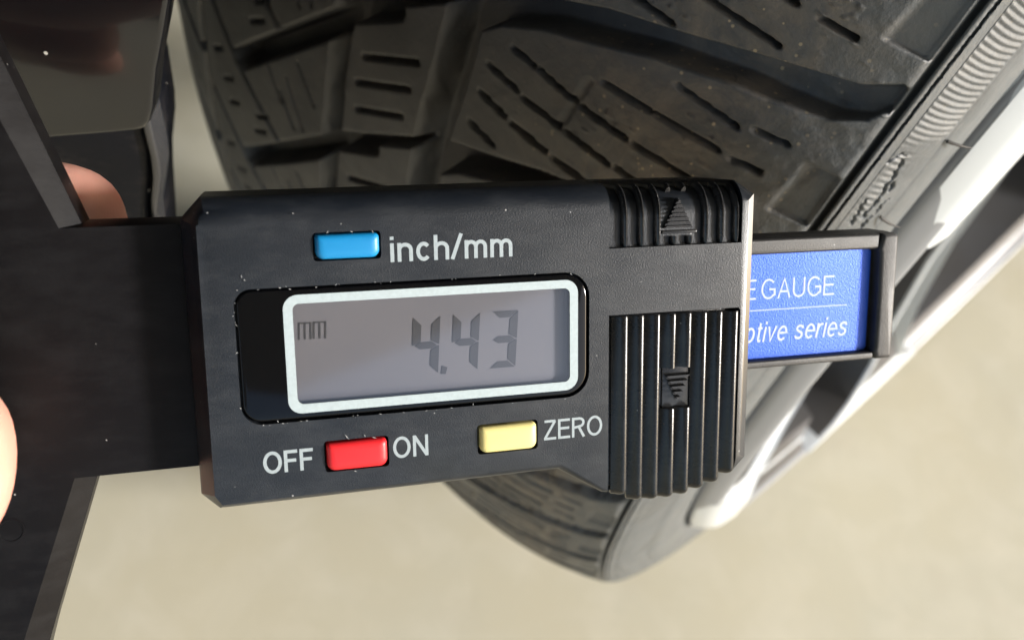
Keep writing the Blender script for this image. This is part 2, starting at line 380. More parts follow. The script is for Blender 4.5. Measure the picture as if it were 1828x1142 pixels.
def build_tyre():
    ts = np.concatenate([np.arange(-25, 13, 0.6), np.arange(13, 42, 0.155), np.arange(42, 60, 0.24), np.arange(60, 132, 0.36), np.arange(132, 215, 0.8),
                         np.arange(215, 2 * math.pi * R0 - 25 - 2, 4.0)])
    # cross-section, inboard bead -> tread -> outboard bead
    inb = [(-84, 268), (-88, 276), (-91, 288), (-90, 297), (-87.5, 298), (-84, 299.4)]
    st = np.concatenate([np.arange(-81, 0, 0.5), np.arange(0, 79.9, 0.36)])
    rt = R0 - 15.5 * np.abs(st / 80.0) ** 3.2
    out_side = [(80.25, 300.3), (80.35, 298.2), (80.5, 296.6), (81.0, 296.4), (81.1, 298.3), (81.2, 299.0), (81.55, 298.9), (81.7, 298.3), (81.75, 297.3), (81.9, 297.1), (82.05, 297.9)]
    kk = np.linspace(0, 1, 12)
    band = [(82.15 + 0.55 * k, 297.8 - 1.8 * k) for k in kk]
    kk2 = np.linspace(0, 1, 46)
    ribs = [(82.75 + 2.35 * k + 0.25 * math.sin(math.pi * k), 296.0 - 9.6 * k) for k in kk2]
    post = [(85.1, 286.2), (84.9, 285.9), (85.2, 285.4), (85.4, 284.6), (85.6, 283.3), (85.7, 281.8), (85.6, 279.4), (85.5, 275.4), (85.1, 270.4), (84.0, 268.4), (81.0, 267.5), (76, 262)]
    prof = np.array(inb + list(zip(st, rt)) + out_side + band + ribs + post)
    ns, nt_ = len(prof), len(ts)
    s = np.broadcast_to(prof[:, 0], (nt_, ns)).copy(); r = np.broadcast_to(prof[:, 1], (nt_, ns)).copy()
    T = np.broadcast_to(ts[:, None], (nt_, ns))
    i0, i1 = len(inb), len(inb) + len(st)
    d = tread_depth(s[:, i0:i1].copy(), T[:, i0:i1].copy())
    rng = np.random.default_rng(5)
    # dried crumbs and worn block edges
    r[:, i0:i1] -= d
    def vnoise(a, b, seed):
        g = np.random.default_rng(seed).random((256, 256)); ia, ib = np.floor(a).astype(int), np.floor(b).astype(int)
        fa, fb = a - ia, b - ib; fa = fa * fa * (3 - 2 * fa); fb = fb * fb * (3 - 2 * fb)
        q = lambda x, y: g[x % 256, y % 256]
        return (q(ia, ib) * (1 - fa) + q(ia + 1, ib) * fa) * (1 - fb) + (q(ia, ib + 1) * (1 - fa) + q(ia + 1, ib + 1) * fa) * fb
    sa, ta = s[:, i0:i1], T[:, i0:i1]
    near = (T[:, i0:i1] < 215).astype(float)
    lump = (vnoise(sa / 5.5 + 30, ta / 4.5, 1) - 0.5) * 0.35 + (vnoise(sa / 1.9, ta / 1.7 + 50, 2) - 0.5) * 0.22 + (vnoise(sa / 0.8, ta / 0.8, 3) - 0.5) * 0.10
    mudw = np.clip((sa - 38) / 20, 0.12, 1.0) * (0.35 + 0.65 * np.clip((vnoise(sa / 9, ta / 8 + 9, 4) - 0.35) * 3, 0, 1))
    crumbs = np.clip(vnoise(sa / 0.75 + 7, ta / 0.7, 6) - 0.80, 0, 1) * 3.2 * np.clip((vnoise(sa / 7 + 3, ta / 6 + 2, 7) - 0.5) * 4, 0, 1) * np.clip((sa - 44) / 10, 0, 1)
    shal = np.clip(1.2 - d, 0, 1)
    r[:, i0:i1] += near * (lump * mudw + crumbs * shal)
    # knock the block edges down a little
    # ribs: run slanted across the band, fade out in the scuffed zone
    j0 = i1 + len(out_side) + len(band); j1 = j0 + len(ribs)
    k = kk2[None, :]; tt = ts[:, None]
    ph = (tt - 1.7 * k - 0.35 * np.sin(k * 3.1)) / 0.98
    w = np.abs(np.mod(ph, 1.0) * 2 - 1)                       # triangle wave
    edge = np.clip(k / 0.05, 0, 1) * np.clip((1 - k) / 0.06, 0, 1)
    zone = np.clip((39.0 - tt - 0.8 * k) / 1.5, 0, 1)
    zone = np.where(tt > 200, 1.0, zone)
    soft = 0.36 * (1 - 0.5 * np.clip((tt - 33) / 6, 0, 1))
    hgt = (w ** 0.8 - 0.5) * soft * edge * zone
    # scuffed, gouged rubber below the ribs
    def gouge(k0, t0, k1, t1, hw, dd):
        dx, dy = (k1 - k0) * 14, t1 - t0; L2 = dx * dx + dy * dy + 1e-9
        wob = 0.35 * np.sin(tt * 2.3 + k * 9) + 0.2 * np.sin(tt * 6.1 - k * 23)
        q = np.clip(((k - k0) * 14 * dx + (tt - t0) * dy) / L2, 0, 1)
        dist = np.hypot((k - k0) * 14 - q * dx + wob, (tt - t0) - q * dy + wob * 0.4)
        return -1.5 * dd * np.clip((hw + 0.15 - dist) / 0.3, 0, 1)
    g = np.zeros((nt_, len(kk2)))
    for q in ((0.03, 41, 0.14, 39.6, 0.3, 0.9), (0.14, 39.6, 0.30, 40.4, 0.25, 0.8), (0.31, 41.4, 0.38, 43.8, 0.4, 1.1), (0.38, 43.8, 0.40, 46.8, 0.4, 1.2), (0.52, 45.8, 0.56, 46.6, 0.5, 1.1),
              (0.45, 47.5, 0.43, 49.6, 0.35, 1.1), (0.43, 49.6, 0.40, 51.8, 0.4, 1.2), (0.16, 48.2, 0.24, 52.8, 0.35, 1.1), (0.7, 49, 0.62, 52.5, 0.25, 0.7), (0.62, 52.5, 0.5, 56, 0.4, 1.0), (0.3, 55, 0.22, 60, 0.3, 0.8)):
        g = np.minimum(g, gouge(*q))
    fine = 0.16 * np.sin(ph * 2 * math.pi * 0.9) * np.clip((tt - 39) / 1, 0, 1) * np.clip((54 - tt) / 4, 0, 1) * np.exp(-((k - 0.25) / 0.16) ** 2)
    hgt = hgt + g + fine
    s[:, j0:j1] += hgt * 0.93; r[:, j0:j1] += hgt * 0.35
    # wavy slit between ridge and band
    jb = i1 + 8
    s[:, jb:jb + 3] += (0.08 * np.sin(ts * 1.9) + 0.06 * np.sin(ts * 5.3 + 1) + 0.05 * np.sin(ts * 9.7))[:, None]
    # a low raised disc and seam marks on the shoulder
    # tyre deflection near the ground
    th = ts / R0
    c, sn = np.cos(th)[:, None], np.sin(th)[:, None]
    y = r * (c * UW[0] + sn * WW[0]); z = r * (c * UW[1] + sn * WW[1]) + R0
    z = np.maximum(z, 0.0005 + 0 * z)
    co = np.stack([s, y, z], -1).reshape(-1, 3) * MM
    me = bpy.data.meshes.new('tyre')
    nv = nt_ * ns; me.vertices.add(nv); me.vertices.foreach_set('co', co.astype(np.float32).ravel())
    i = np.arange(nt_)[:, None]; j = np.arange(ns - 1)[None, :]; i2 = (i + 1) % nt_
    f = np.stack([i * ns + j, i2 * ns + j, i2 * ns + j + 1, i * ns + j + 1], -1).reshape(-1, 4)
    me.loops.add(f.size); me.loops.foreach_set('vertex_index', f.ravel().astype(np.int32))
    me.polygons.add(len(f)); me.polygons.foreach_set('loop_start', np.arange(0, f.size, 4, dtype=np.int32))
    me.polygons.foreach_set('use_smooth', np.ones(len(f), dtype=bool))
    me.update(calc_edges=True); me.validate()
    me.materials.append(M['rubber'])
    return lk(bpy.data.objects.new('tyre', me), wheel)
tyre = build_tyre()

def wpt(s, r, deg):
    a = math.radians(deg)
    return (s, r * (math.cos(a) * UW[0] + math.sin(a) * WW[0]), r * (math.cos(a) * UW[1] + math.sin(a) * WW[1]) + R0)
def tube(pts, rad, n=8):
    rings = []
    for i, p in enumerate(pts):
        p = V(p); a = V(pts[max(0, i - 1)]); b = V(pts[min(len(pts) - 1, i + 1)]); d = (b - a).normalized()
        q = d.to_track_quat('Z', 'Y'); rr = rad[i] if isinstance(rad, (list, tuple)) else rad
        rings.append([tuple(p + q @ V((rr * math.cos(2 * math.pi * k / n), rr * math.sin(2 * math.pi * k / n), 0))) for k in range(n)])
    return loft(rings)
# moulding whiskers standing off the sidewall
for (t0, s0, r0, ds) in ((6.95, 85.4, 285.5, (3.9, 2.3)), (9.55, 85.1, 288.0, (4.0, 3.1))):
    pts = []
    for i in range(6):
        k = i / 5
        s_, y_, z_ = wpt(s0 + 2.6 * k, r0 - 3.2 * k + 0.4 * math.sin(k * 3), t0 - 0.02 * k + (0.25 if t0 > 7 else 0.02) * k)
        pts.append((s_, y_, z_))
    vs, fs = tube(pts, [0.26, 0.24, 0.21, 0.18, 0.14, 0.07])
    mesh_obj('whisker', vs, fs, M['whisker'], tyre, 60)

# rim: revolved flange, lip and barrel
def revolve(prof, n, a0=0.0, a1=360.0):
    full = abs(a1 - a0) > 359.9
    vs, fs = [], []
    cnt = n if full else n + 1
    for i in range(cnt):
        a = a0 + (a1 - a0) * i / n
        for (s_, r_) in prof: vs.append(wpt(s_, r_, a))
    m_ = len(prof)
    for i in range(n):
        i2 = (i + 1) % cnt
        for j in range(m_ - 1): fs.append((i * m_ + j, i2 * m_ + j, i2 * m_ + j + 1, i * m_ + j + 1))
    return vs, fs
lip = [(78, 258), (80, 265.6), (83.5, 267.2), (85.4, 268.2), (86.2, 267.9), (87.4, 266.8), (89.0, 265.2), (90.0, 263.9), (90.3, 263.0), (90.0, 262.3), (89.2, 262.0), (88.0, 261.7)]
vs, fs = revolve(lip, 220)
rim = mesh_obj('rim', vs, fs, M['lip'], wheel, 50)
barrel = [(88.0, 261.7), (85.0, 260.0), (82.5, 257.0), (80, 252.0), (60, 249), (30, 238), (0, 232), (-40, 236), (-70, 250), (-84, 262), (-86, 266)]
vs, fs = revolve(barrel, 160); mesh_obj('barrel', vs, fs, M['barrel'], rim, 50)
vs, fs = revolve([(83.6, 260.4), (84.4, 259.2), (84.0, 258.2), (82.6, 258.2)], 160); mesh_obj('rim_step', vs, fs, M['silver'], rim, 50)
def spoke_mesh():
    secs = []
    tab = [(267.3, 86.3, 62, 0), (265.2, 88.9, 61, 0), (262.6, 90.9, 60, 0), (260.5, 91.3, 58, 0), (256, 91.2, 50, 0), (250, 90.8, 42, 0), (240, 88.6, 29, 2), (222, 84.0, 19.5, 7), (200, 78.5, 16.5, 8), (160, 71.5, 14.5, 8), (110, 67.5, 15, 6), (67, 65.5, 18, 3)]
    for (r_, s_, w_, ch) in tab:
        dp = 6 if r_ > 262 else (12 if r_ > 250 else 26); f_ = 2.2
        sec = [(-w_, s_ - dp), (w_, s_ - dp), (w_, s_ - 1.8), (w_ - 0.7, s_ - 0.3), (w_ - 1.8, s_), (w_ - 1.8 - f_, s_ - ch), (-w_ + 1.8 + f_, s_ - ch), (-w_ + 1.8, s_), (-w_ + 0.7, s_ - 0.3), (-w_, s_ - 1.8)]
        # follow the rim's curve where the spoke is wide
        secs.append([(sx, tx, r_ - (r_ - math.sqrt(max(1.0, r_ * r_ - tx * tx))) * (1.0 if r_ > 245 else 0.3)) for tx, sx in sec])
    return secs
secs = spoke_mesh()
for k in range(7):
    ang = math.radians(-0.6 + 360 / 7 * k)
    er = np.array([math.cos(ang) * UW[0] + math.sin(ang) * WW[0], math.cos(ang) * UW[1] + math.sin(ang) * WW[1]])
    et = np.array([-math.sin(ang) * UW[0] + math.cos(ang) * WW[0], -math.sin(ang) * UW[1] + math.cos(ang) * WW[1]])
    rings = []
    for sec in secs:
        dense = []
        for i in range(10):                              # extra points across the wide faces so that they can curve
            a_, b_ = sec[i], sec[(i + 1) % 10]
            nn_ = 8 if i in (0, 5) else 1
            for q in range(nn_): dense.append(tuple(a_[c_] + (b_[c_] - a_[c_]) * q / nn_ for c_ in range(3)))
        rings.append([(sx, er[0] * (r_ + (math.sqrt(max(1.0, (r_ + 6) ** 2 - tx * tx)) - math.sqrt(max(1.0, (r_ + 6) ** 2 - sec[1][1] ** 2)) if r_ > 235 else 0) * (1.0 if abs(tx) < abs(sec[1][1]) - 4.1 else 0)) + et[0] * tx,
                       er[1] * (r_ + (math.sqrt(max(1.0, (r_ + 6) ** 2 - tx * tx)) - math.sqrt(max(1.0, (r_ + 6) ** 2 - sec[1][1] ** 2)) if r_ > 235 else 0) * (1.0 if abs(tx) < abs(sec[1][1]) - 4.1 else 0)) + et[1] * tx + R0) for (sx, tx, r_) in dense])
    vs, fs = loft(rings)
    so = mesh_obj('spoke', vs, fs, M['silver'], rim, 40); so.data.materials.append(M['barrel'])
    for pi_, pl in enumerate(so.data.polygons):
        if pi_ < 24 * 11:
            kq, col = pi_ // 24, pi_ % 24
            if (kq >= 6 and 12 <= col <= 20) or (kq >= 4 and (col < 9 or col >= 23)): pl.material_index = 1

hub = [(40, 72), (62, 74), (67, 70), (68.5, 62), (66, 36), (67, 33), (70, 31), (71.5, 24), (72, 0.5)]
vs, fs = revolve(hub, 48); mesh_obj('hub', vs, fs, M['silver'], rim, 40)
disc = [(-6, 0.5), (-6, 165), (20, 165), (20, 90), (40, 88), (40, 0.5)]
vs, fs = revolve(disc, 96); mesh_obj('brake_disc', vs, fs, M['iron'], wheel, 40)

# ---------------------------------------------------------------- the gauge (frame: x along, y up, z towards the viewer, mm)
gx, gy, gz = V((0.51206256, 0.85880898, -0.01546157)), V((-0.60288124, 0.37217153, 0.70570713)), V((0.61182198, -0.35204471, 0.70833494))
gO = V((0.07219720, -0.35017496, 0.37969342))
GM = Matrix(((gx.x, gy.x, gz.x, gO.x), (gx.y, gy.y, gz.y, gO.y), (gx.z, gy.z, gz.z, gO.z), (0, 0, 0, 1)))
gauge = empty('depth_gauge', GM, 'black digital tread depth gauge reading 4.43 mm, held in front of the tyre', 'gauge')
def gp(name, vf, mt, smooth=35, parent=None):
    return mesh_obj(name, vf[0], vf[1], mt, parent or gauge, smooth)

# body shell: outer outline at z=-3, inner outline at z=0; w=1 rounded edge, 0 flat chamfer
def dens(keys, n):
    out = []
    for i in range(len(keys)):
        a, b = keys[i], keys[(i + 1) % len(keys)]
        for k in range(n[i]): out.append(tuple(a[q] + (b[q] - a[q]) * k / n[i] for q in range(len(a))))
    return out
BODY = [  # outer xy, inner xy, roundness, depth  (counter-clockwise)
    (-27.15, -13.25, -25.75, -12.6, 0, 3.0), (-25.5, -14.6, -25.1, -13.6, 0.3, 2.2), (9.0, -13.9, 9.3, -13.1, 1, 1.2), (13.9, -17.0, 14.0, -16.4, 1, 0.9),
    (16.5, -17.4, 16.5, -16.9, 1, 0.9), (21.5, -17.3, 21.4, -16.8, 1, 0.9), (26.6, -16.0, 26.4, -15.6, 1, 0.9), (29.3, -16.6, 28.8, -15.8, 0, 0.6), (30.9, -14.7, 30.0, -14.3, 0, 0.32),
    (30.95, 14.5, 30.05, 13.7, 0, 0.32), (29.7, 15.9, 29.2, 13.9, 0.6, 2.4), (14.4, 15.95, 14.4, 13.6, 1, 2.8), (-25.1, 15.75, -24.6, 13.2, 1, 2.8), (-25.4, 15.5, -25.35, 13.4, 0.5, 3.0), (-27.1, 13.7, -25.6, 13.2, 0, 3.0)]
keys = dens(BODY, [1, 8, 3, 1, 1, 1, 1, 1, 1, 1, 5, 12, 1, 1, 1])
rings = [[(k[0], k[1], -11.5) for k in keys]]
for i in range(8):
    q = i / 7
    ring_ = []
    for (ox, oy, ix, iy, w, d) in keys:
        fr_, zz = q, -d * (1 - q)
        a = q * math.pi / 2; fr2, z2 = 1 - math.cos(a), -d * (1 - math.sin(a))
        f_ = fr_ * (1 - w) + fr2 * w; z_ = zz * (1 - w) + z2 * w
        ring_.append((ox + (ix - ox) * f_, oy + (iy - oy) * f_, z_))
    rings.append(ring_)
body = gp('body', loft(rings), M['body'])
def cutter(poly, z0, z1):
    rings = [[(x, y, z0) for x, y in poly], [(x, y, z1) for x, y in poly]]
    vs, fs = loft(rings); return mesh_obj('cutter', vs, fs, M['slot'], gauge)
WIN = rrect(-22.8, -5.95, 12.3, 7.2, [2.0, 2.6, 2.6, 1.6], 8)
BT = {'blue': (-15.1, 9.68, -9.1, 12.0), 'red': (-15.05, -11.2, -9.12, -8.38), 'yellow': (0.38, -11.0, 6.42, -8.2)}
cut = [cutter(WIN, -1.6, 2)]
for k, (x0, y0, x1, y1) in BT.items(): cut.append(cutter(rrect(x0 - 0.22, y0 - 0.18, x1 + 0.2, y1 + 0.2, 0.35, 3), -2.2, 2))
cut.append(cutter([(14.45, 2.45), (14.45, -19), (29.65, -19), (29.65, 2.1), (29.4, 2.4)], -1.15, 3))
yz = [(9.4, -0.75), (12.6, -0.75)] + [(12.6 + 2.6 * math.sin(math.radians(a)), -3.35 + 2.6 * math.cos(math.radians(a))) for a in (15, 30, 45, 60, 75, 90)] + [(15.2, -9), (19, -9), (19, 3), (9.4, 3)]
cut.append(mesh_obj('cutter', *loft([[(14.45, y, z) for y, z in yz], [(29.5, y, z) for y, z in yz]]), M['slot'], gauge))
bpy.context.view_layer.update()
apply_booleans(body, cut)
me = body.data; me.materials.clear(); me.materials.append(M['body']); me.materials.append(M['polished'])
for pl in me.polygons: pl.material_index = 1 if (pl.center.x > 0.0301 and pl.normal.x > 0.15 and pl.normal.z > 0.1) else 0
me.polygons.foreach_set('use_smooth', [True] * len(me.polygons)); me.set_sharp_from_angle(angle=math.radians(28))

# rounded top bed of the upper grip (the rounded edge goes on under the ribs)
def strip(path, w0, x, hw, prof):
    """sweep a cross profile (list of (dx, dn)) along a (y,z) path"""
    rings = []
    for i, (y, z) in enumerate(path):
        a, b = path[max(0, i - 1)], path[min(len(path) - 1, i + 1)]
        ty, tz = b[0] - a[0], b[1] - a[1]; L = math.hypot(ty, tz); ny, nz = -tz / L, ty / L
        if nz < 0 and i < len(path) // 2: ny, nz = -ny, -nz
        rings.append([(x + dx * hw, y + ny * dn * w0, z + nz * dn * w0) for dx, dn in prof])
    return loft(rings)
toppath = [(9.5, -0.75), (12.6, -0.75)] + [(12.6 + 2.6 * math.sin(math.radians(a)), -3.35 + 2.6 * math.cos(math.radians(a))) for a in (15, 30, 45, 60, 75, 90)] + [(15.2, -8.5)]
RIBX = [16.25, 18.08, 19.92, 21.74, 23.55, 25.36, 27.2, 28.95]
half = [(math.cos(math.radians(a)), max(0, math.sin(math.radians(a)))) for a in (0, 30, 60, 90, 120, 150, 180)]
ribp = [(1.0, -0.4)] + [(q[0], q[1]) for q in half] + [(-1.0, -0.4)]
def nrm_path(path):
    out = []
    for i in range(len(path)):
        a, b = path[max(0, i - 1)], path[min(len(path) - 1, i + 1)]
        ty, tz = b[0] - a[0], b[1] - a[1]; L = math.hypot(ty, tz); out.append((-tz / L, ty / L))
    return out
def sweep(path, x, hw, hh, ends=(1, 1), skew=0.0):
    nn = nrm_path(path); rings = []
    sg = -1 if (path[-1][0] - path[0][0]) > 0 else 1
    for i, (y, z) in enumerate(path):
        ny, nz = nn[i][0], nn[i][1]
        if (path[1][0] - path[0][0]) < 0: ny, nz = -ny, -nz
        k = 1.0
        if i == 0 and ends[0] < 1: k = ends[0]
        if i == len(path) - 1 and ends[1] < 1: k = ends[1]
        rings.append([(x + dx * hw * k + skew * dn * hh, y + ny * dn * hh * k, z + nz * dn * hh * k) for dx, dn in ribp])
    return loft(rings)
# upper grip ribs
for i, x in enumerate(RIBX):
    full_ = [(9.45, -0.75)] + [(y, -0.75) for y in (10.2, 11.0, 12.0, 12.6)] + toppath[2:]
    if i in (3, 4):
        parts_ = [[(9.45, -0.75), (9.8, -0.75), (10.35, -0.75)], toppath[5:]] if i == 3 else [[(9.45, -0.75), (9.8, -0.75), (10.35, -0.75)], toppath[5:]]
    else: parts_ = [full_]
    for pth in parts_:
        gp('grip_rib', sweep(pth, x, 0.34, 0.72, (0.8, 1), 0.12), M['grip'], 50)
# bed under the wrapped ribs
rings = []
for (y, z) in toppath: rings.append([(14.5, y - 0.05, z - 0.02), (29.45, y - 0.05, z - 0.02), (29.45, y - 0.6, z - 1.2), (14.5, y - 0.6, z - 1.2)])
gp('grip_bed', loft(rings), M['grip'], 60)
# arrows made of stacked ridges
def arrow(xc, y_base, y_tip, half_w, n, zb, hgt):
    bm = bmesh.new()
    for k in range(n):
        f0, f1 = k / n, (k + 0.72) / n
        ya, yb = y_base + (y_tip - y_base) * f0, y_base + (y_tip - y_base) * f1
        wa, wb = half_w * (1 - f0), half_w * (1 - (k + 1) / n * 0.97)
        lo = [(xc - wa, ya, zb), (xc + wa, ya, zb), (xc + wb, yb, zb), (xc - wb, yb, zb)]
        hi = [(xc - wa * 0.97, ya + (yb - ya) * 0.25, zb + hgt), (xc + wa * 0.97, ya + (yb - ya) * 0.25, zb + hgt), (xc + wb * 0.97, ya + (yb - ya) * 0.75, zb + hgt), (xc - wb * 0.97, ya + (yb - ya) * 0.75, zb + hgt)]
        vs = [bm.verts.new(p) for p in lo + hi]
        for q in ((0, 1, 5, 4), (1, 2, 6, 5), (2, 3, 7, 6), (3, 0, 4, 7), (4, 5, 6, 7), (3, 2, 1, 0)): bm.faces.new([vs[i] for i in q])
    base = [(xc - half_w, y_base, zb - 0.6), (xc + half_w, y_base, zb - 0.6), (xc, y_tip, zb - 0.6), (xc - half_w, y_base, zb + 0.18), (xc + half_w, y_base, zb + 0.18), (xc, y_tip, zb + 0.18)]
    vs = [bm.verts.new(p) for p in base]
    for q in ((2, 1, 0), (3, 4, 5), (0, 1, 4, 3), (1, 2, 5, 4), (2, 0, 3, 5)): bm.faces.new([vs[i] for i in q])
    return bm_obj('arrow_mark', bm, M['grip'], gauge, None)
arrow(22.3, 11.2, 14.3, 1.65, 7, -0.65, 0.5)
arrow(22.5, -4.5, -7.5, 1.4, 5, -0.8, 0.8)
gp('arrow_pad', plate(rrect(20.5, 10.6, 24.5, 10.95, 0.1, 2), -1, -0.45, 0.08), M['grip'])
gp('arrow_pad', plate(rrect(20.9, -8.3, 24.2, -3.7, 0.15, 2), -1.2, -0.75, 0.08), M['grip'])
# lower grip bars, each with its own rounded foot
ENDY = [-17.7, -18.5, -18.65, -18.65, -18.5, -18.05, -17.55, -16.7]
def bar(x, ya, yb, foot=True):
    wl, wr = 1.28, 0.42
    # cross-section: long shaded slope on the left, crest at the right
    sec = [(-wl, -1.0), (-wl, -0.62), (-wl * 0.6, -0.38), (-0.5, -0.08), (-0.26, 0.12), (-0.08, 0.2), (0.12, 0.17), (0.3, 0.05), (0.4, -0.16), (wr, -0.4), (wr, -1.0)]
    rings = [[(x + a, ya, b) for a, b in sec], [(x + a, ya - 0.15, b + 0.04) for a, b in sec]]
    rings.append([(x + a, (ya + yb) / 2, b + 0.04) for a, b in sec])
    if foot:
        for k in range(6):
            q = math.radians(90 * k / 5)
            cx = -0.43
            rings.append([(x + cx + (a - cx) * (0.35 + 0.65 * math.cos(q)), yb + 0.95 - 0.95 * math.sin(q), -1.0 + (b + 1.04) * math.cos(q * 0.92) - 1.9 * (1 - math.cos(q * 0.6))) for a, b in sec])
    else: rings.append([(x + a, yb, b) for a, b in sec])
    return gp('grip_bar', loft(rings), M['grip'], 35)
for i, x in enumerate(RIBX):
    ya = 2.25 - 0.03 * i
    if i in (3, 4): bar(x, ya, -3.75, False); bar(x, -8.25, ENDY[i])
    else: bar(x + (0.1 if i == 7 else 0), ya, ENDY[i])
gp('grip_bed', plate([(14.5, -16.6), (16.4, -17.1), (21.3, -17.1), (25, -16.5), (29.2, -15.2), (29.5, 2.3), (14.5, 2.3)], -4.0, -0.95, 0.3), M['grip'])
# small catch under the body, left of the lower grip
for (x0, x1, y0) in ((9.6, 10.7, -15.3), (11.0, 12.3, -16.1), (12.5, 13.7, -16.8)):
    gp('catch', plate([(x0, y0 + 0.4), (x1, y0 - 0.3), (x1 + 0.2, y0 + 2.0), (x0, y0 + 2.0)], -8, -5.5, 0.25), M['beam'])

# window
win = gp('window_panel', plate(inset(WIN, 0.16), -2.0, -0.12, 0.3, 4), M['window'])
def ring_vf(po, pi, z):
    n = len(po); vs = [(x, y, z) for x, y in po] + [(x, y, z) for x, y in pi]
    return vs, [(i, (i + 1) % n, n + (i + 1) % n, n + i) for i in range(n)]
FO = rrect(-18.4, -5.2, 11.1, 6.42, [1.3, 1.4, 1.4, 1.4], 8); FI = rrect(-17.5, -4.27, 10.2, 5.55, [0.65, 0.6, 0.6, 0.6], 8)
# open the panel where the display sits
c = cutter(FI, -1.2, 1); bpy.context.view_layer.update(); apply_booleans(win, [c])
win.data.polygons.foreach_set('use_smooth', [True] * len(win.data.polygons)); win.data.set_sharp_from_angle(angle=math.radians(30))
frm = []
rings = [[(x, y, -0.13) for x, y in FO], [(x, y, -0.11) for x, y in inset(FO, 0.01)], [(x, y, -0.11) for x, y in inset(FI, -0.01)], [(x, y, -0.13) for x, y in FI]]
gp('display_frame', loft(rings, False, False), M['frame_print'], 60, win)
lcd = gp('display', plate(inset(FI, -0.1), -1.9, -1.05, 0.05, 1), M['lcd'], None, win)
gp('display_glass', ([(x, y, -0.2) for x, y in inset(FI, 0.0)], [tuple(range(len(FI)))]), M['glass'], None, win)
# seven-segment digits
def seg_poly(cx, cy, w, h, which, th=0.86):
    g_ = 0.07; x0, x1, y0, y1 = -w / 2, w / 2, -h / 2, h / 2
    t_ = th
    P = {'a': [(x0 + g_, y1), (x1 - g_, y1), (x1 - t_, y1 - t_ * 0.8), (x0 + t_, y1 - t_ * 0.8)],
         'b': [(x1, y1 - g_), (x1, g_), (x1 - t_ * 0.15, g_), (x1 - t_, t_ * 0.5 + g_), (x1 - t_, y1 - t_)],
         'c': [(x1, y0 + g_), (x1 - t_, y0 + t_), (x1 - t_, -t_ * 0.5 - g_), (x1 - t_ * 0.15, -g_), (x1, -g_)],
         'd': [(x0 + g_, y0), (x0 + t_, y0 + t_ * 0.8), (x1 - t_, y0 + t_ * 0.8), (x1 - g_, y0)],
         'f': [(x0, y1 - g_), (x0 + t_, y1 - t_), (x0 + t_, t_ * 0.4 + g_), (x0 + t_ * 0.15, g_), (x0, g_)],
         'g': [(x0 + t_ * 0.3, 0), (x0 + t_ * 0.9, t_ * 0.42), (x1 - t_ * 0.9, t_ * 0.42), (x1 - t_ * 0.3, 0), (x1 - t_ * 0.9, -t_ * 0.42), (x0 + t_ * 0.9, -t_ * 0.42)]}[which]
    sl = 0.07
    return [(cx + x + y * sl, cy + y) for x, y in P]
for (cx, cy, segs) in ((-4.7, 0.45, 'fgbc'), (-0.62, 0.5, 'fgbc'), (3.4, 0.5, 'abgcd')):
    for q in segs:
        poly = seg_poly(cx, cy, 2.75, 5.9, q)
        vs, fs = loft([[(x, y, -1.02) for x, y in poly], [(x, y, -1.0) for x, y in poly]]); gp('digit_segment', (vs, fs), M['segment'], None, lcd)
dp = [(-3.25, -2.6), (-2.75, -2.65), (-2.55, -1.95), (-3.1, -1.75)]
gp('decimal_point', loft([[(x, y, -1.02) for x, y in dp], [(x, y, -1.0) for x, y in dp]]), M['segment'], None, lcd)
def line_strip(pts, w, z0, z1, nm, mt, par):
    bm = bmesh.new()
    for (a, b) in pts:
        a, b = V(a), V(b); d = (b - a).normalized() * 1.0; n_ = V((-d.y, d.x)) * w / 2; e = d * w * 0.4
        q = [a - e + n_, a - e - n_, b + e - n_, b + e + n_]
        lo = [bm.verts.new((p.x, p.y, z0)) for p in q]; hi = [bm.verts.new((p.x, p.y, z1)) for p in q]
        bm.faces.new(hi); bm.faces.new(lo[::-1])
        for i in range(4): bm.faces.new((lo[i], lo[(i + 1) % 4], hi[(i + 1) % 4], hi[i]))
    return bm_obj(nm, bm, mt, par)
for k, xo in enumerate((-17.0, -15.6)):
    L = [((xo, 1.95), (xo + 0.08, 3.5)), ((xo + 0.08, 3.5), (xo + 1.18, 3.48)), ((xo + 0.56, 1.95), (xo + 0.62, 3.4)), ((xo + 1.1, 1.93), (xo + 1.18, 3.48))]
    line_strip(L, 0.15, -1.02, -1.0 + 0.003 * k, 'unit_mark', M['segment'], lcd)

# buttons
for k, (x0, y0, x1, y1) in BT.items():
    poly = rrect(x0, y0, x1, y1, [0.75, 0.75, 0.45, 0.3], 5)
    rings = [[(x, y, -2.1) for x, y in poly]]
    xc, yc = (x0 + x1) / 2, (y0 + y1) / 2
    for z, d in ((0.0, 0.0), (0.22, 0.05), (0.42, 0.2), (0.52, 0.45), (0.56, 0.8)):
        rings.append([(xc + (x - xc) * (1 - 2 * d / (x1 - x0)), yc + (y - yc) * (1 - 2 * d / (y1 - y0)), z) for x, y in poly])
    vs, fs = loft(rings)
    o = gp('button', (vs, fs), M[k], 55); o['label'] = k + ' button'
    if k == 'red': o['label'] = 'red on/off button, scratched'

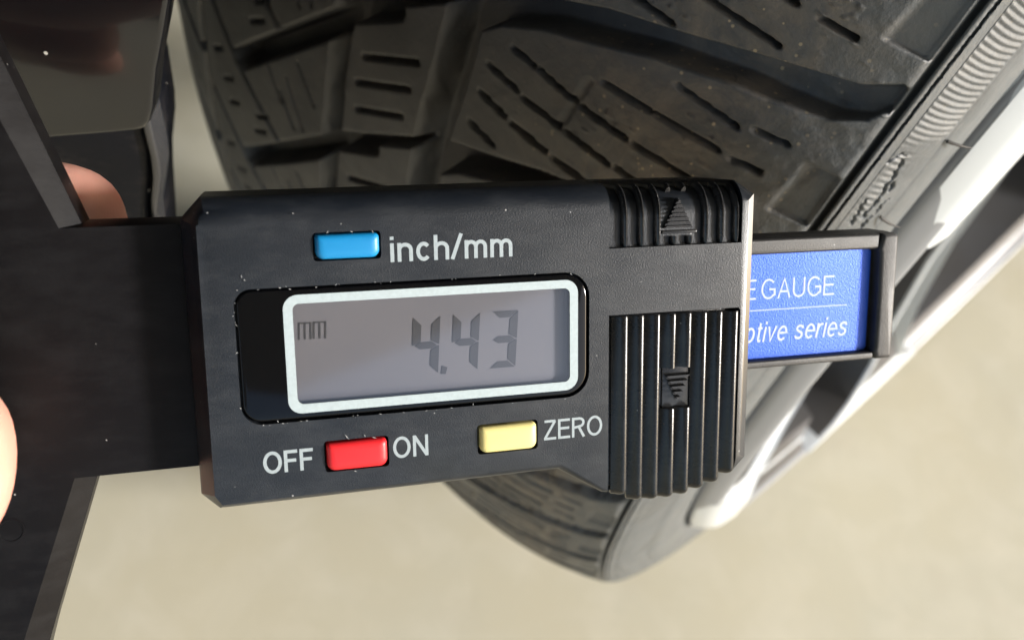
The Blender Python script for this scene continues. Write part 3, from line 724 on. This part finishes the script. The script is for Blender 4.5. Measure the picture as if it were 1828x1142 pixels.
# lettering: single-weight sans letters drawn as strokes (cap height 1)
def arc(cx, cy, rx, ry, a0, a1, n=14):
    return [(cx + rx * math.cos(math.radians(a0 + (a1 - a0) * i / n)), cy + ry * math.sin(math.radians(a0 + (a1 - a0) * i / n))) for i in range(n + 1)]
def glyph(c, w):
    h = w / 2; X = 0.74
    arch = lambda x0, wd: [(x0, X - 0.3)] + arc(x0 + wd / 2, X - h - 0.2, wd / 2, 0.2, 165, 0, 10) + [(x0 + wd, 0)]
    G = {'i': (w, [[(h, 0), (h, X)], [(h, 0.87), (h, 1.0)]]),
         'n': (0.44 + w, [[(h, 0), (h, X)], arch(h, 0.44)]), 'h': (0.44 + w, [[(h, 0), (h, 1)], arch(h, 0.44)]),
         'm': (0.74 + w, [[(h, 0), (h, X)], arch(h, 0.37), arch(h + 0.37, 0.37)]),
         'c': (0.56, [arc(0.29, X / 2, 0.29 - h, X / 2 - h + 0.01, 42, 318, 22)]),
         '/': (0.36, [[(0.0, 0), (0.36, 1.02)]]), 'O': (0.82, [arc(0.41, 0.5, 0.41 - h, 0.5 - h + 0.01, 0, 360, 36)]),
         'F': (0.60, [[(h, 0), (h, 1)], [(h, 1 - h), (0.60, 1 - h)], [(h, 0.52), (0.54, 0.52)]]),
         'E': (0.64, [[(h, 0), (h, 1)], [(h, 1 - h), (0.63, 1 - h)], [(h, 0.53), (0.59, 0.53)], [(h, h), (0.64, h)]]),
         'N': (0.72, [[(h, 0), (h, 1)], [(h * 1.1, 0.97), (0.72 - h * 1.1, 0.03)], [(0.72 - h, 0), (0.72 - h, 1)]]),
         'Z': (0.64, [[(0.03, 1 - h), (0.60, 1 - h)], [(0.58, 1 - h), (0.04, h)], [(0.0, h), (0.64, h)]]),
         'R': (0.70, [[(h, 0), (h, 1)], [(h, 1 - h), (0.40, 1 - h)] + arc(0.40, 0.74, 0.21, 0.26 - h, 88, -88, 10) + [(h, 0.48)], [(0.38, 0.48), (0.64, 0)]]),
         'G': (0.80, [arc(0.41, 0.5, 0.41 - h, 0.5 - h + 0.01, 42, 318, 26) + [(0.80 - h, 0.2), (0.80 - h, 0.48), (0.44, 0.48)]]),
         'A': (0.72, [[(h * 0.7, 0), (0.36, 0.98), (0.72 - h * 0.7, 0)], [(0.15, 0.34), (0.57, 0.34)]]),
         'U': (0.70, [[(h, 1), (h, 0.34)] + arc(0.35, 0.34, 0.35 - h, 0.34 - h, 180, 360, 14) + [(0.70 - h, 1)]]),
         'o': (0.56, [arc(0.28, X / 2, 0.28 - h, X / 2 - h + 0.01, 0, 360, 28)]),
         'e': (0.56, [[(0.06, 0.39), (0.53, 0.39)] + arc(0.28, X / 2, 0.28 - h, X / 2 - h + 0.01, 8, 318, 24)]),
         't': (0.30, [[(0.13, 0.94), (0.13, 0.15), (0.18, 0.06), (0.29, h)], [(0.0, X - h), (0.28, X - h)]]),
         'v': (0.48, [[(0.03, X), (0.24, 0.03), (0.45, X)]]), 'r': (0.34, [[(h, 0), (h, X)], [(h, 0.42), (0.14, 0.62), (0.24, X - h), (0.34, X - h)]]),
         's': (0.50, [[(0.44, 0.53), (0.38, 0.64), (0.25, 0.68), (0.11, 0.63), (0.08, 0.53), (0.14, 0.44), (0.28, 0.38), (0.41, 0.31), (0.44, 0.2), (0.38, 0.09), (0.25, 0.05), (0.11, 0.09), (0.05, 0.2)]]),
         ' ': (0.26, [])}
    return G[c]
def text(s, x0, x1, y0, cap, z, mt, par, w=0.13, gap=0.10, slant=0.0, name='lettering'):
    strokes, x = [], 0.0
    for c in s:
        wd, st = glyph(c, w); strokes += [[(px + x + slant * py, py) for px, py in q] for q in st]; x += wd + gap
    tot = x - gap; kx = (x1 - x0) / tot; bm = bmesh.new()
    for k, q in enumerate(strokes):
        q = [V((x0 + px * kx, y0 + py * cap)) for px, py in q]
        closed = (q[0] - q[-1]).length < 1e-4; hw = w * cap / 2; m_ = len(q); L, Rr = [], []
        for i, p in enumerate(q):
            a = q[i - 1] if i > 0 else (q[-2] if closed else p); b = q[i + 1] if i < m_ - 1 else (q[1] if closed else p)
            d0 = (p - a).normalized() if (p - a).length > 1e-6 else (b - p).normalized(); d1 = (b - p).normalized() if (b - p).length > 1e-6 else d0
            n0, n1 = V((-d0.y, d0.x)), V((-d1.y, d1.x)); mt_ = (n0 + n1).normalized(); kk_ = hw / max(0.55, mt_.dot(n0))
            L.append(p + mt_ * kk_); Rr.append(p - mt_ * kk_)
        zt = z + 0.022 + 0.0015 * (k % 7)
        vl = [bm.verts.new((p.x, p.y, zt)) for p in L]; vr = [bm.verts.new((p.x, p.y, zt)) for p in Rr]
        bl = [bm.verts.new((p.x, p.y, z - 0.02)) for p in L]; br = [bm.verts.new((p.x, p.y, z - 0.02)) for p in Rr]
        for i in range(m_ - 1):
            bm.faces.new((vl[i], vr[i], vr[i + 1], vl[i + 1])); bm.faces.new((vl[i], vl[i + 1], bl[i + 1], bl[i])); bm.faces.new((vr[i + 1], vr[i], br[i], br[i + 1]))
        if not closed:
            bm.faces.new((vl[0], bl[0], br[0], vr[0])); bm.faces.new((vl[-1], vr[-1], br[-1], bl[-1]))
    bmesh.ops.scale(bm, vec=(MM,) * 3, verts=bm.verts)
    me = bpy.data.meshes.new(name); bm.to_mesh(me); bm.free(); me.materials.append(mt)
    return lk(bpy.data.objects.new(name, me), par)
text('inch/mm', -8.05, 4.15, 9.1, 2.45, 0.0, M['print'], gauge, 0.15, 0.12)
text('OFF', -21.1, -16.35, -10.9, 2.2, 0.0, M['print'], gauge, 0.15, 0.1)
text('ON', -8.5, -4.95, -10.65, 2.2, 0.0, M['print'], gauge, 0.14, 0.12)
text('ZERO', 7.3, 13.75, -10.35, 2.15, 0.0, M['print'], gauge, 0.125, 0.1)

# scale beam on the right with its label
bx0, bx1, by0, by1 = 10.0, 51.35, -5.55, 9.35
gp('beam', plate([(bx0, by0), (bx1 - 0.3, by0), (bx1, by0 + 0.25), (bx1, by1 - 0.35), (bx1 - 0.35, by1), (bx0, by1)], -8.2, -4.3, 0.2), M['beam'])
gp('rail', plate([(bx0, 7.5), (49.0, 7.5), (49.0, by1 - 0.05), (bx0, by1 - 0.05)], -4.4, -3.0, 0.45, 4), M['beam'])
gp('rail', plate([(bx0, by0 + 0.05), (49.0, by0 + 0.05), (49.0, -4.6), (bx0, -4.6)], -4.4, -3.0, 0.35, 4), M['beam'])
gp('end_cap', plate([(48.8, -4.55), (49.3, -5.5), (51.05, -5.5), (51.3, -5.2), (51.3, 9.0), (50.95, 9.3), (49.3, 9.3), (48.75, 7.5), (48.95, 7.0), (49.0, 2.0), (48.95, -4.0)], -4.4, -2.7, 0.5, 4), M['beam'])
lab = gp('label_plate', plate([(bx0, -4.6), (48.2, -4.6), (48.6, -4.3), (48.6, 7.2), (48.3, 7.5), (bx0, 7.5)], -4.4, -4.05, 0.05, 1), M['label'])
text('GAUGE', 34.45, 43.9, 2.3, 2.3, -4.05, M['label_print'], lab, 0.095, 0.13)
text('E', 32.35, 33.8, 2.32, 2.3, -4.05, M['label_print'], lab, 0.095, 0.13)
text('otive series', 32.4, 45.7, -2.65, 2.35, -4.05, M['label_print'], lab, 0.11, 0.11, 0.2)
line_strip([((20, 1.1), (45.7, 1.02))], 0.11, -4.06, -4.02, 'label_line', M['label_print'], lab)

# wide measuring base on the left: beam and tapered foot
base_poly = [(-20, 13.4), (-36.0, 13.4), (-41.2, 28.2), (-46.5, 43), (-49, 45), (-72, 45), (-72, -45), (-50, -45), (-47.5, -43), (-42.5, -27.2), (-36.8, -11.2), (-20, -10.9)]
def chamfer_plate(poly, z0, z1, zc, ins):
    # ins: per-vertex target in the inner ring (explicit), gives wide chamfers on the wings
    rings = [[(x, y, z0) for x, y in poly], [(x, y, zc) for x, y in poly], [(x, y, z1) for x, y in ins]]
    return loft(rings)
inner = [(-20, 13.15), (-37.7, 13.15), (-43.4, 27.6), (-48.4, 42), (-50, 43.5), (-71.5, 43.5), (-71.5, -43.5), (-51, -43.5), (-49.2, -42.2), (-44.6, -26.6), (-38.6, -10.75), (-20, -10.7)]
gp('measuring_base', chamfer_plate(base_poly, -10.5, -4.0, -5.6, inner), M['base'], 25)
gp('moulding_mark', loft([[(-44.6 + r_ * math.cos(a), -15.3 + r_ * math.sin(a), z_) for a in [2 * math.pi * i / 32 for i in range(32)]] for r_, z_ in ((1.2, -4.05), (1.2, -3.93), (1.05, -3.93), (1.0, -4.05))], False, True), M['base'], 30)

# lint and burrs along the window edge
random.seed(4)
bm = bmesh.new()
def fleck(x, y, z, L, w, ang):
    d = V((math.cos(ang), math.sin(ang), 0)); n_ = V((-d.y, d.x, 0)) * w
    p = V((x, y, z)); q = [p, p + d * L * 0.5 + n_, p + d * L, p + d * L * 0.5 - n_]
    lo = [bm.verts.new(v) for v in q]; hi = [bm.verts.new(v + V((0, 0, 0.06))) for v in q]
    bm.faces.new(hi); bm.faces.new(lo[::-1])
    for i in range(4): bm.faces.new((lo[i], lo[(i + 1) % 4], hi[(i + 1) % 4], hi[i]))
WP = inset(WIN, 0.03)
for i in range(45):
    k = random.random()
    if k < 0.5: x, y = random.uniform(-22, 11.5), -5.95 + random.uniform(-0.1, 0.14)
    elif k < 0.75: x, y = random.uniform(-22.4, -8), 7.18 + random.uniform(-0.12, 0.08)
    elif k < 0.9: x, y = -22.8 + random.uniform(-0.05, 0.1), random.uniform(-5, 6.5)
    else: x, y = random.uniform(-8, 11), 7.18 + random.uniform(-0.12, 0.1)
    fleck(x, y, 0.0, random.uniform(0.06, 0.3) * (2.2 if random.random() < 0.06 else 1), random.uniform(0.015, 0.035), random.choice((0, math.pi)) + random.gauss(0, 0.5))
for (x, y, L) in ((-14, 12.1, .35), (-11.5, 12.12, .3), (-9.6, 12.0, .3), (-12.8, -8.2, .7), (-11.2, -8.1, .3), (-10.1, -8.3, .5), (-12.2, -11.6, .3), (-21.6, 8.0, .25), (-21.9, 8.3, .3), (-16.9, 14.0, .2)):
    fleck(x, y, 0.02 if y > 12 or y < -8.9 else 0.1, L, 0.03, random.uniform(0, 3))
lint = bm_obj('dust_specks', bm, print_mat('lint', (0.38, 0.39, 0.40)), gauge); lint['kind'] = 'stuff'
bm = bmesh.new(); 
for i in range(7): fleck(random.uniform(-14.6, -9.6), random.uniform(-10.8, -8.8), 0.5, random.uniform(0.2, 0.7), 0.03, random.uniform(1.2, 2.4))

# ---------------------------------------------------------------- hand holding the base (skin modifier)
hand_m = GM.copy()
def hand():
    vs, rad, ed = [], [], []
    def add(p, r_, prev=None):
        vs.append(tuple(c * MM for c in p)); rad.append(r_ * MM if not isinstance(r_, tuple) else tuple(q * MM for q in r_))
        if prev is not None: ed.append((prev, len(vs) - 1))
        return len(vs) - 1
    w0 = add((-150, -35, -14), (24, 17)); w1 = add((-128, -28, -14), (25, 16), w0)
    p1 = add((-112, -18, -18), (28, 14), w1); p2 = add((-98, -10, -22), (26, 12), p1)
    def finger(chain, r_, root):
        q = root
        for i, p in enumerate(chain): q = add(p, r_[i], q)
    finger([(-88, 16, -26), (-72, 15, -29), (-52, 12.0, -24), (-42.0, 11.2, -19.0), (-33.6, 10.2, -17.0)], (9.5, 8.8, 8.6, 8.8, 8.2), p2)          # index, its tip shows past the beam
    finger([(-88, -2, -27), (-71, -5, -31), (-57, -6.5, -28), (-49, -7, -20.5)], (9.6, 9, 8.2, 7.4), p2)
    finger([(-90, -20, -26), (-74, -23, -31), (-61, -24, -28), (-54, -24, -20.5)], (9.2, 8.6, 7.8, 7.0), p1)
    finger([(-96, -36, -24), (-82, -40, -28), (-71, -40, -26), (-65, -39, -19.5)], (8.2, 7.4, 6.8, 6.2), p1)
    finger([(-112, 6, -8), (-92, 10, 4), (-74, 4, 7.5), (-58, -3.5, 7.0), (-49.0, -5.2, 5.5), (-40.8, -6.4, 4.4)], (13, 11, 9.6, 9.0, 8.6, 7.6), p1)    # thumb over the front
    me = bpy.data.meshes.new('hand'); me.from_pydata(vs, ed, []); me.update()
    o = lk(bpy.data.objects.new('hand', me)); o.matrix_world = hand_m
    m1 = o.modifiers.new('skin', 'SKIN'); m1.use_smooth_shade = True
    sk = me.skin_vertices[0].data
    for i, r_ in enumerate(rad):
        sk[i].radius = (r_[0], r_[1]) if isinstance(r_, tuple) else (r_, r_)
    sk[0].use_root = True
    m2 = o.modifiers.new('sub', 'SUBSURF'); m2.levels = 3; m2.render_levels = 3
    bpy.context.view_layer.update(); bake(o)
    o.data.materials.clear(); o.data.materials.append(M['skin'])
    o.data.polygons.foreach_set('use_smooth', [True] * len(o.data.polygons))
    return o
h = hand(); tag(h, "bare hand pinching the gauge's base, thumb in front and fingertip behind", 'hand')

# ---------------------------------------------------------------- car bodywork: bumper corner (top left) and the shell above the wheel
n_p = V((0.7316, -0.6706, 0.1219)); e_x = V((0, 0, 1)).cross(n_p).normalized(); e_y = n_p.cross(e_x)
PO = V((0.01608, -0.35113, 0.37362))
PM = Matrix(((e_x.x, e_y.x, n_p.x, PO.x), (e_x.y, e_y.y, n_p.y, PO.y), (e_x.z, e_y.z, n_p.z, PO.z), (0, 0, 0, 1)))
def cp(name, vf, mt, smooth=30):
    o = mesh_obj(name, vf[0], vf[1], mt, car, smooth); o.matrix_local = PM; return o
pan = [(-70, -26), (-17.4, -13.1), (-8.2, -10.8), (-5.0, -9.9), (-3.9, -9.3), (-3.1, -8.1), (-2.5, -6.1), (-1.4, 0.0), (0.1, 5.8), (1.2, 10.4), (2.7, 16.2), (12, 45), (-70, 45)]
cp('bumper_panel', plate(pan, -4.6, 0, 0.75, 4), M['gloss'])
bk = [(-60, -60), (-9.5, -60), (-8.3, -36), (-7.9, -31), (-6.9, -25), (-6.7, -21.5), (-7.0, -13), (-60, -13)]
cp('bracket', plate(bk, -26, -9.0, 1.6, 6), M['dusty'])
cp('bracket_edge', plate([(-8.8, -60), (-7.9, -60), (-7.1, -33.7), (-6.2, -29.5), (-5.3, -24.9), (-5.2, -21.7), (-5.6, -16.0), (-6.0, -10), (-7.2, -10), (-6.8, -16), (-6.4, -21), (-6.5, -25), (-7.3, -30)], -14, -8.4, 0.35, 4), M['edge'], 40)
# fender, underbody, bumper: bodywork out of frame, added and sized to shade the wheel
def wbox(name, x0, x1, y0, y1, z0, z1, mt, bev=0.03):
    bm = bmesh.new(); bmesh.ops.create_cube(bm, size=1)
    for v in bm.verts: v.co = V(((x0 + x1) / 2 + v.co.x * (x1 - x0), (y0 + y1) / 2 + v.co.y * (y1 - y0), (z0 + z1) / 2 + v.co.z * (z1 - z0)))
    bmesh.ops.bevel(bm, geom=bm.edges[:], offset=bev, segments=3, affect='EDGES')
    return bm_obj(name, bm, mt, car, 40, 1.0)
wbox('underbody', -1.6, -0.32, -0.55, 3.2, 0.30, 0.62, M['liner'])
wbox('fender', -1.7, 0.09, -0.80, 3.4, 0.61, 0.95, M['paint'], 0.06)
wbox('bumper', -1.5, -0.09, -0.80, -0.37, 0.19, 0.70, M['paint'], 0.04)

# unseen slab added above and behind the viewer to block the sky
sky_blocker = wbox('sky_blocker_slab', -5.0, 3.2, -5.0, 5.0, 2.45, 2.6, mat('blocker_grey', (0.25, 0.24, 0.22), 0.8), 0.02)
sky_blocker.parent = None; tag(sky_blocker, 'unseen flat grey slab added over the car to block the sky', 'sky_blocker', kind='structure')
